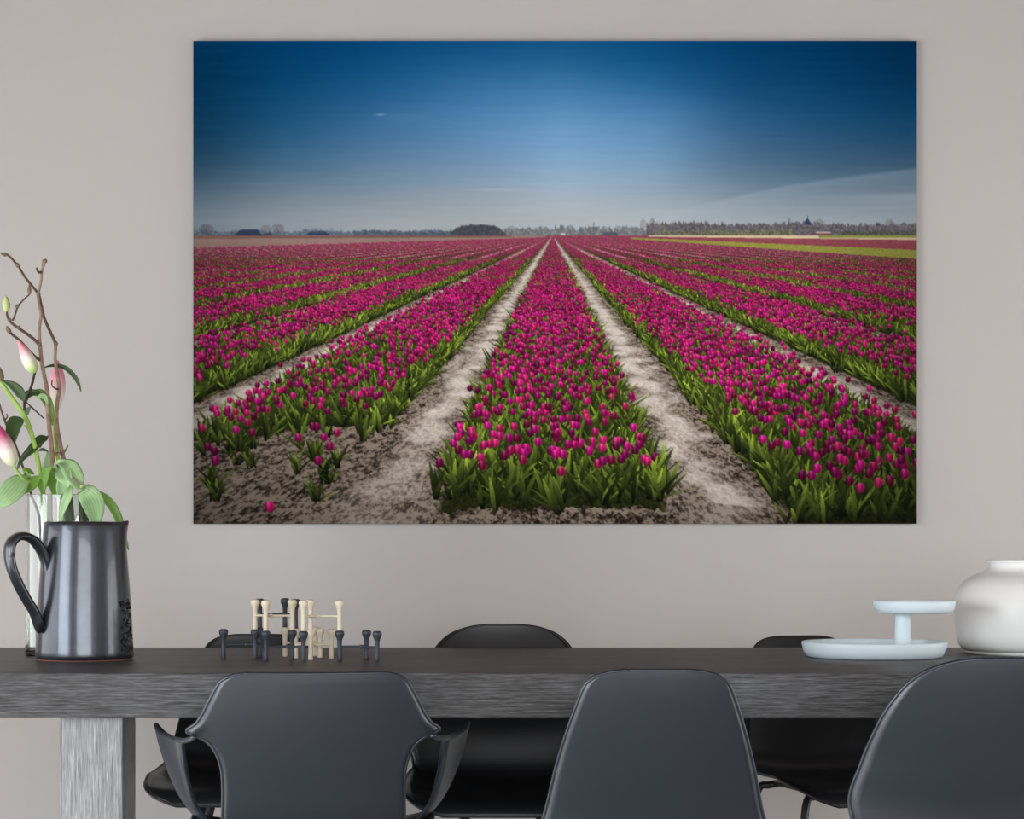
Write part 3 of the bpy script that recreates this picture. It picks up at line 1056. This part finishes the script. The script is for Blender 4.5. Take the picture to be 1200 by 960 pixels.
def spindle(t, name, base, tip, r, m, fat=.42, ribs=3):
    """bud: pointed ovoid with petal ridges"""
    a, b_ = loc(t, P(*base)), loc(t, P(*tip))
    ax = b_ - a
    up = ax.normalized(); e1 = up.orthogonal().normalized(); e2 = up.cross(e1)
    V, F, T = [], [], []
    n, k = 16, 18
    for i in range(n + 1):
        s = i / n
        rr = r * (math.sin(math.pi * s ** (math.log(.5) / math.log(fat))) ** .8 if 0 < s < 1 else 0) + .0004
        for j in range(k):
            th = 2 * math.pi * j / k
            q = rr * (1 + .07 * math.cos(ribs * th) - .12 * max(0.0, math.cos(ribs * th + math.pi)) ** 6)
            V.append(a + ax * s + (e1 * math.cos(th) + e2 * math.sin(th)) * q)
            T.append(s)
    for i in range(n):
        for j in range(k):
            F.append((i * k + j, i * k + (j + 1) % k, (i + 1) * k + (j + 1) % k, (i + 1) * k + j))
    F.append(tuple(reversed(range(k)))); F.append(tuple(n * k + j for j in range(k)))
    o = mk(name, V, F, m, t)
    at = o.data.attributes.new('along', 'FLOAT', 'POINT')
    at.data.foreach_set('value', T)
    return o


def leaf(t, pts, wpx, m, fold=.25, tilt=0.0, peak=.45, name='leaf'):
    """blade along a path; wpx is its half width in photograph pixels at that distance"""
    q = catmull([tuple(P(*p)) for p in pts], 6)
    Q = [Vector(a) - t.location for a in q]
    N = len(Q)
    view = Vector((math.sin(tilt), -math.cos(tilt), .25)).normalized()
    hw0 = wpx * pts[0][2] / FPX
    V, F, AC = [], [], []
    for i, c in enumerate(Q):
        s = i / (N - 1)
        tg = (Q[min(i + 1, N - 1)] - Q[max(i - 1, 0)]).normalized()
        sd = tg.cross(view)
        sd = sd.normalized() if sd.length > 1e-3 else tg.orthogonal().normalized()
        nn = sd.cross(tg).normalized()
        w_ = hw0 * (math.sin(math.pi * s ** (math.log(.5) / math.log(peak))) ** .95 if 0 < s < 1 else 0) + .0007
        for j in range(7):
            u = -1 + j / 3
            AC.append(u)
            V.append(c + sd * u * w_ + nn * (fold * w_ * (abs(u) - .3)) + nn * .0006 * math.cos(u * 9))
    for i in range(N - 1):
        for j in range(6):
            F.append((i * 7 + j, i * 7 + j + 1, (i + 1) * 7 + j + 1, (i + 1) * 7 + j))
    o = mk(name, V, F, m, t)
    o.data.attributes.new('across', 'FLOAT', 'POINT').data.foreach_set('value', AC)
    s = o.modifiers.new('thickness', 'SOLIDIFY'); s.thickness = .0007; s.offset = 0
    return o


D0 = VD
# twig one: the tall upright branch
t = stem_root('budding_branch', 'tall upright brown branch with bare side twigs and a pale green bud', 'branch', None)
twig(t, 'main_twig', [(58, 752, D0 + .01), (62, 660, D0), (64, 605, D0 - .01), (63, 571, D0 - .02), (62, 545, D0 - .02), (61, 528, D0 - .02), (58, 502, D0 - .02), (56, 477, D0 - .02), (55, 457, D0 - .02), (51.5, 439, D0 - .02), (48.5, 422, D0 - .02), (47, 404, D0 - .02)], .0068, .0046, 'twig_bark')
twig(t, 'main_twig', [(47, 406, D0 - .02), (46, 385, D0 - .02), (48, 370, D0 - .02), (45.5, 355, D0 - .02), (45, 344, D0 - .02), (48, 329, D0 - .02), (49, 318, D0 - .02), (52, 309, D0 - .02), (54, 305, D0 - .02)], .0040, .0030, 'twig_bark')
twig(t, 'side_twig', [(49, 319, D0 - .02), (45, 319, D0 - .03), (43, 314, D0 - .03)], .003, .0028, 'twig_bark_dark')
twig(t, 'side_twig', [(50, 316, D0 - .02), (50, 309, D0 - .01), (51, 304, D0 - .01)], .0026, .0022, 'twig_bark')
twig(t, 'side_twig', [(47, 405, D0 - .02), (40, 398, D0 - .03), (31, 391, D0 - .04), (22, 385, D0 - .04), (12, 377, D0 - .05), (8.5, 370, D0 - .05), (8, 365, D0 - .05)], .0042, .0026, 'twig_bark_dark')
twig(t, 'side_twig', [(14.5, 376, D0 - .05), (17, 371, D0 - .05), (20.6, 360, D0 - .05), (27, 352, D0 - .06), (34.5, 345, D0 - .06)], .0026, .0018, 'twig_bark_dark')
spindle(t, 'bud', (34.5, 346, D0 - .06), (34.3, 333, D0 - .06), .0042, 'bud_brown')
spindle(t, 'bud', (8, 366, D0 - .05), (6.8, 346, D0 - .05), .0082, 'bud_green')
twig(t, 'side_twig', [(48, 423, D0 - .02), (41, 418, D0 - .03), (32, 409, D0 - .04), (23, 399, D0 - .05), (13, 391, D0 - .06), (9, 385, D0 - .06)], .0036, .0030, 'twig_bark_dark')
spindle(t, 'bud', (12, 391, D0 - .06), (7.5, 382, D0 - .06), .0048, 'bud_brown')
for p in ((20, 359, D0 - .05), (46, 404, D0 - .025), (53, 306, D0 - .02), (22, 384, D0 - .045), (11, 375, D0 - .05)):
    spindle(t, 'node', (p[0] - 1.2, p[1] + 2.5, p[2]), (p[0] + 1.2, p[1] - 2.5, p[2]), .0042, 'bud_brown', .5)
# twig two: crosses over to the left
t = stem_root('budding_branch', 'brown branch leaning across the upright one with a bent grey tip, in the glass vase', 'branch', None)
twig(t, 'main_twig', [(78, 755, D0 + .02), (77, 660, D0 + .02), (78, 600, D0 + .01), (78, 560, D0 + .005), (73.5, 534, D0 + .005), (69.4, 515, D0 + .005), (66.5, 496, D0 + .005), (66.5, 477, D0 + .005), (69.4, 456, D0 + .0), (67.5, 441, D0), (64.7, 422, D0), (65.4, 403, D0)], .0066, .0038, 'twig_bark')
twig(t, 'main_twig', [(65.2, 405, D0), (64, 400, D0), (58, 387, D0), (51.6, 372, D0), (48, 356, D0), (45, 345, D0), (36.5, 334, D0), (28, 323, D0), (20.6, 311, D0), (8.4, 298.5, D0), (2, 298, D0)], .0040, .0026, 'twig_bark_dark')
spindle(t, 'bud', (9, 299, D0), (0.5, 297.5, D0), .0045, 'bud_brown')
twig(t, 'side_twig', [(73, 533, D0), (77, 527, D0 - .01), (79.5, 522, D0 - .01)], .0028, .002, 'twig_bark')
twig(t, 'side_twig', [(72, 532, D0), (66, 531, D0 - .02), (64, 535, D0 - .03)], .0028, .002, 'twig_bark')
twig(t, 'side_twig', [(69, 455, D0), (66, 456, D0 - .01), (61, 452, D0 - .02), (61, 446, D0 - .02)], .0022, .0016, 'twig_bark_dark')
for p in ((65.5, 403, D0), (20.6, 311, D0), (45, 345, D0)):
    spindle(t, 'node', (p[0] - .8, p[1] + 3, p[2]), (p[0] + .8, p[1] - 3, p[2]), .0046, 'bud_brown', .5)
# twig three: thin, leaning out to the left
t = stem_root('thin_twig', 'thin dark twig leaning out to the left behind the green stem, in the vase', 'branch', None)
twig(t, 'main_twig', [(52, 745, D0 + .02), (49, 660, D0 - .03), (46, 606, D0 - .045), (37.5, 582, D0 - .05), (31, 560, D0 - .06), (26, 545, D0 - .06), (17, 519, D0 - .07), (7, 497, D0 - .07), (0, 476, D0 - .08), (-4, 462, D0 - .08)], .0034, .0024, 'twig_bark_dark')
twig(t, 'side_twig', [(5, 493, D0 - .07), (8.5, 489, D0 - .07), (7.5, 485, D0 - .07)], .002, .0015, 'twig_bark_dark')

# lily A: bright green stalk leaning left
t = stem_root('lily_stem', 'lily with a bright green stalk leaning left and a magenta bud', 'flower', 'lilies in the glass vase')
twig(t, 'stalk', [(62, 748, D0 - .03), (55, 640, D0 - .035), (51, 585, D0 - .04), (46, 549, D0 - .05), (40, 520, D0 - .06), (32, 494, D0 - .06), (24, 480, D0 - .07), (15, 468, D0 - .07), (6, 455, D0 - .08), (0, 447, D0 - .08)], .0066, .0050, 'stem_green')
spindle(t, 'bud', (1.5, 449, D0 - .08), (-2, 428, D0 - .08), .0085, 'bud_brown')
twig(t, 'flower_stalk', [(44, 566, D0 - .045), (30, 563, D0 - .08), (22, 555, D0 - .09), (15, 545, D0 - .10)], .0036, .0034, 'stem_green')
spindle(t, 'flower_bud', (17, 547, D0 - .10), (-9, 490, D0 - .12), .0195, 'petal_magenta', .36)
leaf(t, [(29, 471, D0 - .08), (24, 461, D0 - .085), (15, 452, D0 - .09), (3, 446, D0 - .09)], 5.6, 'leaf_dark', .3)
leaf(t, [(24, 489, D0 - .08), (18, 498, D0 - .09), (14.5, 514, D0 - .10), (13, 529, D0 - .10)], 10.5, 'leaf_dark', .35, -.3, .30)
leaf(t, [(36, 558, D0 - .06), (22, 567, D0 - .09), (8, 582, D0 - .12), (-5, 597, D0 - .13)], 13.5, 'leaf_pale', .22, .2, .5)
leaf(t, [(48, 558, D0 - .06), (38, 566, D0 - .07), (28, 574, D0 - .085), (22, 579, D0 - .09)], 8, 'leaf_mid', .3, 0, .45)
leaf(t, [(50, 580, D0 - .05), (50, 566, D0 - .06), (55, 553, D0 - .07), (62, 547, D0 - .08)], 6, 'leaf_mid', .3, 0, .45)
leaf(t, [(45, 572, D0 - .03), (55, 562, D0 - .02), (57, 545, D0 - .01), (56, 528, D0)], 8, 'leaf_pale', .3, 0, .45)
# lily B: dark stalk with the blush bud
t = stem_root('lily_stem', 'lily with a dark stalk and one hanging-closed blush and green bud beside the twigs', 'flower', 'lilies in the glass vase')
twig(t, 'stalk', [(70, 748, D0 - .02), (58, 640, D0 - .01), (52, 590, D0 + .0), (46, 548, D0), (38, 516, D0), (31, 495, D0), (28.5, 472, D0 - .01), (33, 462, D0 - .03), (37, 452, D0 - .04), (41, 436, D0 - .05)], .0042, .0030, 'stem_dark')
spindle(t, 'flower_bud', (41.5, 437.5, D0 - .05), (21.0, 398, D0 - .055), .0150, 'petal_blush', .33)
leaf(t, [(29, 472, D0 - .01), (31, 464, D0 - .02), (40, 460, D0 - .02), (52, 462, D0 - .01)], 4.5, 'leaf_dark', .3, 0, .4)
leaf(t, [(38, 463, D0 - .01), (46, 461, D0 - .0), (55, 470, D0 + .01), (60, 484, D0 + .015), (61.5, 499, D0 + .015)], 5.5, 'leaf_mid', .4, .3, .4)
leaf(t, [(28, 489, D0), (32, 482, D0 - .01), (36, 477, D0 - .02)], 3.2, 'leaf_dark', .3)
leaf(t, [(55, 512, D0 - .03), (47, 516, D0 - .05), (37, 527, D0 - .065), (26, 538, D0 - .07), (19, 552, D0 - .07)], 5.6, 'leaf_dark', .3, 0, .3)
twig(t, 'side_twig', [(30, 471, D0 - .01), (40, 480, D0 - .01), (52, 491, D0 - .005)], .0020, .0016, 'twig_bark_dark', n=6)
leaf(t, [(51, 431, D0 + .0), (62, 428.5, D0 + .015), (76, 431, D0 + .02), (87, 441, D0 + .02), (92, 450, D0 + .02), (95, 459, D0 + .02)], 2.4, 'leaf_dark', .3, 0, .5)
twig(t, 'side_twig', [(40, 516, D0), (46, 524, D0 - .01), (50, 519, D0 - .02), (56, 511, D0 - .03)], .0022, .0018, 'stem_dark', n=6)
twig(t, 'side_twig', [(24, 492, D0), (26, 498, D0 - .01), (30, 500, D0 - .01)], .0024, .002, 'bud_green', n=6)
leaf(t, [(45, 528, D0 + .0), (50, 527, D0 - .005), (56, 529, D0 - .01)], 1.6, 'leaf_dark', .3)
leaf(t, [(44, 466, D0 - .02), (48, 464, D0 - .03), (53, 466, D0 - .03), (56, 474, D0 - .03)], 3.0, 'leaf_pale', .3)
leaf(t, [(40, 556, D0 - .07), (34, 552, D0 - .08), (29, 551, D0 - .09), (37, 560, D0 - .1)], 2.6, 'leaf_mid', .3)
# lily C: pink bud on the right, drooping pale leaves
t = stem_root('lily_stem', 'lily with an upright pink bud and broad pale leaves drooping over the jug', 'flower', 'lilies in the glass vase')
twig(t, 'stalk', [(82, 748, D0 - .01), (78, 650, D0 - .02), (73, 590, D0 - .02), (69, 545, D0 - .02), (65, 515, D0 + .02), (64, 497, D0 + .025), (67, 480, D0 + .03)], .0052, .0036, 'stem_green')
spindle(t, 'flower_bud', (67, 483, D0 + .035), (68, 422, D0 + .04), .0175, 'petal_pink', .52)
leaf(t, [(62, 549, D0 - .03), (70, 542.5, D0 - .06), (79, 545, D0 - .09), (86, 557, D0 - .10), (93, 568, D0 - .10), (101, 571, D0 - .09)], 11, 'leaf_pale', .35, .5, .55)
leaf(t, [(66, 547, D0 - .03), (72, 551, D0 - .07), (77, 560, D0 - .10), (80, 572, D0 - .10)], 10, 'leaf_pale', .3, -.2, .5)
leaf(t, [(91, 577, D0 - .07), (101, 578, D0 - .09), (109, 590, D0 - .08), (112, 606, D0 - .065), (112, 622, D0 - .05)], 13, 'leaf_pale', .25, .15, .42)
leaf(t, [(83, 566, D0 - .06), (80, 580, D0 - .085), (74, 596, D0 - .085), (70, 612, D0 - .08)], 5.0, 'leaf_pale', .3, 0, .4)
leaf(t, [(96, 572, D0 - .04), (112, 578, D0 - .03), (127, 588, D0 - .01), (138, 606, D0), (145, 628, D0), (151, 645, D0)], 5.2, 'leaf_mid', .35, .4, .45)
leaf(t, [(84, 578, D0 - .02), (84, 592, D0 - .03), (82, 606, D0 - .03), (80, 626, D0 - .03)], 9, 'leaf_dark', .3, .3, .4)
twig(t, 'side_twig', [(82, 556, D0 - .10), (90, 564, D0 - .105), (99, 572, D0 - .10), (94, 577, D0 - .10), (90, 580, D0 - .1)], .0018, .0014, 'twig_bark', n=6)
spindle(t, 'node', (94, 572, D0 - .105), (98, 568, D0 - .105), .0036, 'bud_green', .5)
leaf(t, [(92, 577, D0 - .01), (96, 590, D0 - .01), (98, 606, D0 - .01), (96, 626, D0 - .01)], 8, 'leaf_dark', .3, -.2, .4)
leaf(t, [(64, 585, D0 - .02), (64, 570, D0 - .035), (58, 556, D0 - .045), (51, 548, D0 - .05)], 7, 'leaf_mid', .3, .2, .5)
leaf(t, [(72, 588, D0 - .02), (72, 575, D0 - .04), (74, 562, D0 - .05), (77, 550, D0 - .05)], 6.5, 'leaf_pale', .3, .2, .5)

# ------------------------------------------------------------------ stacked candle holders
def pt(px_, d):
    return Vector(((px_ - 600) * d / FPX, CAMY + d, 0))


PO = dict(a=pt(262, 4.545), b=pt(299, 4.53), x=pt(304.5, 4.61), c=pt(311.5, 4.445), d=pt(342.5, 4.50), e=pt(355.6, 4.43),
          f=pt(398, 4.455), g=pt(429.5, 4.495), h=pt(442, 4.42), p=pt(334, 4.655), q=pt(346.5, 4.575), r=pt(364, 4.505),
          s=pt(369.5, 4.68), t=pt(375, 4.61), u=pt(388, 4.56))
HH = .0665


def candle_holder(keys, level, m, label, group):
    cs = [PO[k] for k in keys]
    ctr = sum(cs, Vector()) / 3
    t = empty('candle_holder', (ctr.x, ctr.y, TZ + level * (HH - .0005)))
    tag(t, label, 'candle holder', group)
    hub = .031
    for c in cs:
        p = c - ctr
        r = .0054
        lathe('post', [(0, 0), (r * .92, 0), (r, .001), (r, .010), (r * .93, .030), (r * .98, .044), (r * 1.25, .049), (r * 1.72, .0545), (r * 1.92, .059), (r * 1.86, .0630), (r * 1.5, .0655), (r * 1.15, HH), (r * .8, HH - .0012), (0, HH - .0014)], m, t, 20, (p.x, p.y, 0))
        V = [Vector((0, 0, hub)), Vector((p.x * .5, p.y * .5, hub + .0004)), Vector((p.x, p.y, hub))]
        tube('arm', V, [.0028, .0026, .0028], m, t, 10, 3)
    lathe('hub', [(0, hub - .0045), (.003, hub - .0043), (.0042, hub - .002), (.0042, hub + .002), (.003, hub + .0043), (0, hub + .0045)], m, t, 18)
    return t


candle_holder('abx', 0, 'holder_slate', 'dark slate three-post candle holder on the table at the end towards the jug', 'stacked candle holders')
candle_holder('cde', 0, 'holder_slate', 'dark slate three-post candle holder on the table, middle one of the dark bottom row', 'stacked candle holders')
candle_holder('fgh', 0, 'holder_slate', 'dark slate three-post candle holder on the table, end farthest from the jug', 'stacked candle holders')
candle_holder('pst', 0, 'holder_cream', 'cream three-post candle holder on the table, behind the other cream one', 'stacked candle holders')
candle_holder('qru', 0, 'holder_cream', 'cream three-post candle holder on the table, just behind the dark bottom row', 'stacked candle holders')
candle_holder('bcd', 1, 'holder_cream', 'cream three-post candle holder stacked on top, on the side towards the jug', 'stacked candle holders')
candle_holder('erf', 1, 'holder_cream', 'cream three-post candle holder stacked on top, on the side towards the tiered tray', 'stacked candle holders')
candle_holder('xpq', 1, 'holder_slate', 'dark slate three-post candle holder stacked on top, at the back', 'stacked candle holders')

# ------------------------------------------------------------------ two-tier tray
TD = 4.615
tc_ = P(1024.5, 650, TD)
k = TD / FPX
tray = empty('tiered_tray', (tc_.x, tc_.y, TZ))
tag(tray, 'pale blue two-tier tray with a small dish on an offset stem', 'tray')
R1, R2 = 84.5 * k, 48 * k


def dish(R, h, z, m, nm, cx=0.0):
    p = [(0, z), (R * .86, z), (R * .93, z + h * .10), (R * .975, z + h * .42), (R, z + h * .92), (R - .0012, z + h), (R - .004, z + h), (R - .0055, z + h * .9), (R * .945, z + h * .5), (R * .90, z + h * .30), (R * .84, z + h * .24), (0, z + h * .24)]
    return lathe(nm, p, m, tray, 96, (cx, 0, 0))


dish(R1, .036, 0, 'tray_blue', 'lower_dish')
sx_ = (1058 - 1024.5) * k
lathe('stem', [(0, .008), (.0205, .008), (.0200, .012), (.0185, .05), (.0175, .085), (.0190, .098), (.0255, .1005), (0, .1005)], 'tray_blue', tray, 48, (sx_, 0, 0))
dish(R2, .0275, .100, 'tray_blue', 'upper_dish', (1071 - 1024.5) * k)

# ------------------------------------------------------------------ white jar
WD = 4.80
wc = P(1216, 650, WD)
k = WD / FPX
jar = empty('ceramic_jar', (wc.x, wc.y, TZ))
tag(jar, 'white rounded ceramic jar with a flared rim and a foot ring', 'jar')
z0 = lambda y: EYE - (y - HOR) * k - TZ
zb = 0.0
pj = [(0, .004), (70 * k, .004), (72 * k, 0), (82 * k, 0), (84 * k, .003), (84 * k, .007), (80 * k, .010), (86 * k, z0(762)), (91 * k, z0(755)), (94 * k, z0(742)), (95.5 * k, z0(725)), (96 * k, z0(710)), (94.5 * k, z0(698)), (90 * k, z0(688)), (83 * k, z0(680)), (73 * k, z0(674)), (62 * k, z0(670)), (56.5 * k, z0(667)), (54.5 * k, z0(663)), (55 * k, z0(660.5)), (58 * k, z0(658.5)), (58.5 * k, z0(656.8)), (57.5 * k, z0(656)), (54 * k, z0(656.6)),
      (51.5 * k, z0(660)), (52 * k, z0(666)), (60 * k, z0(673)), (80 * k, z0(684)), (91 * k, z0(700)), (93 * k, z0(720)), (88 * k, z0(752)), (75 * k, z0(764)), (0, z0(765))]
lathe('jar_body', pj, 'jar_white', jar, 96)
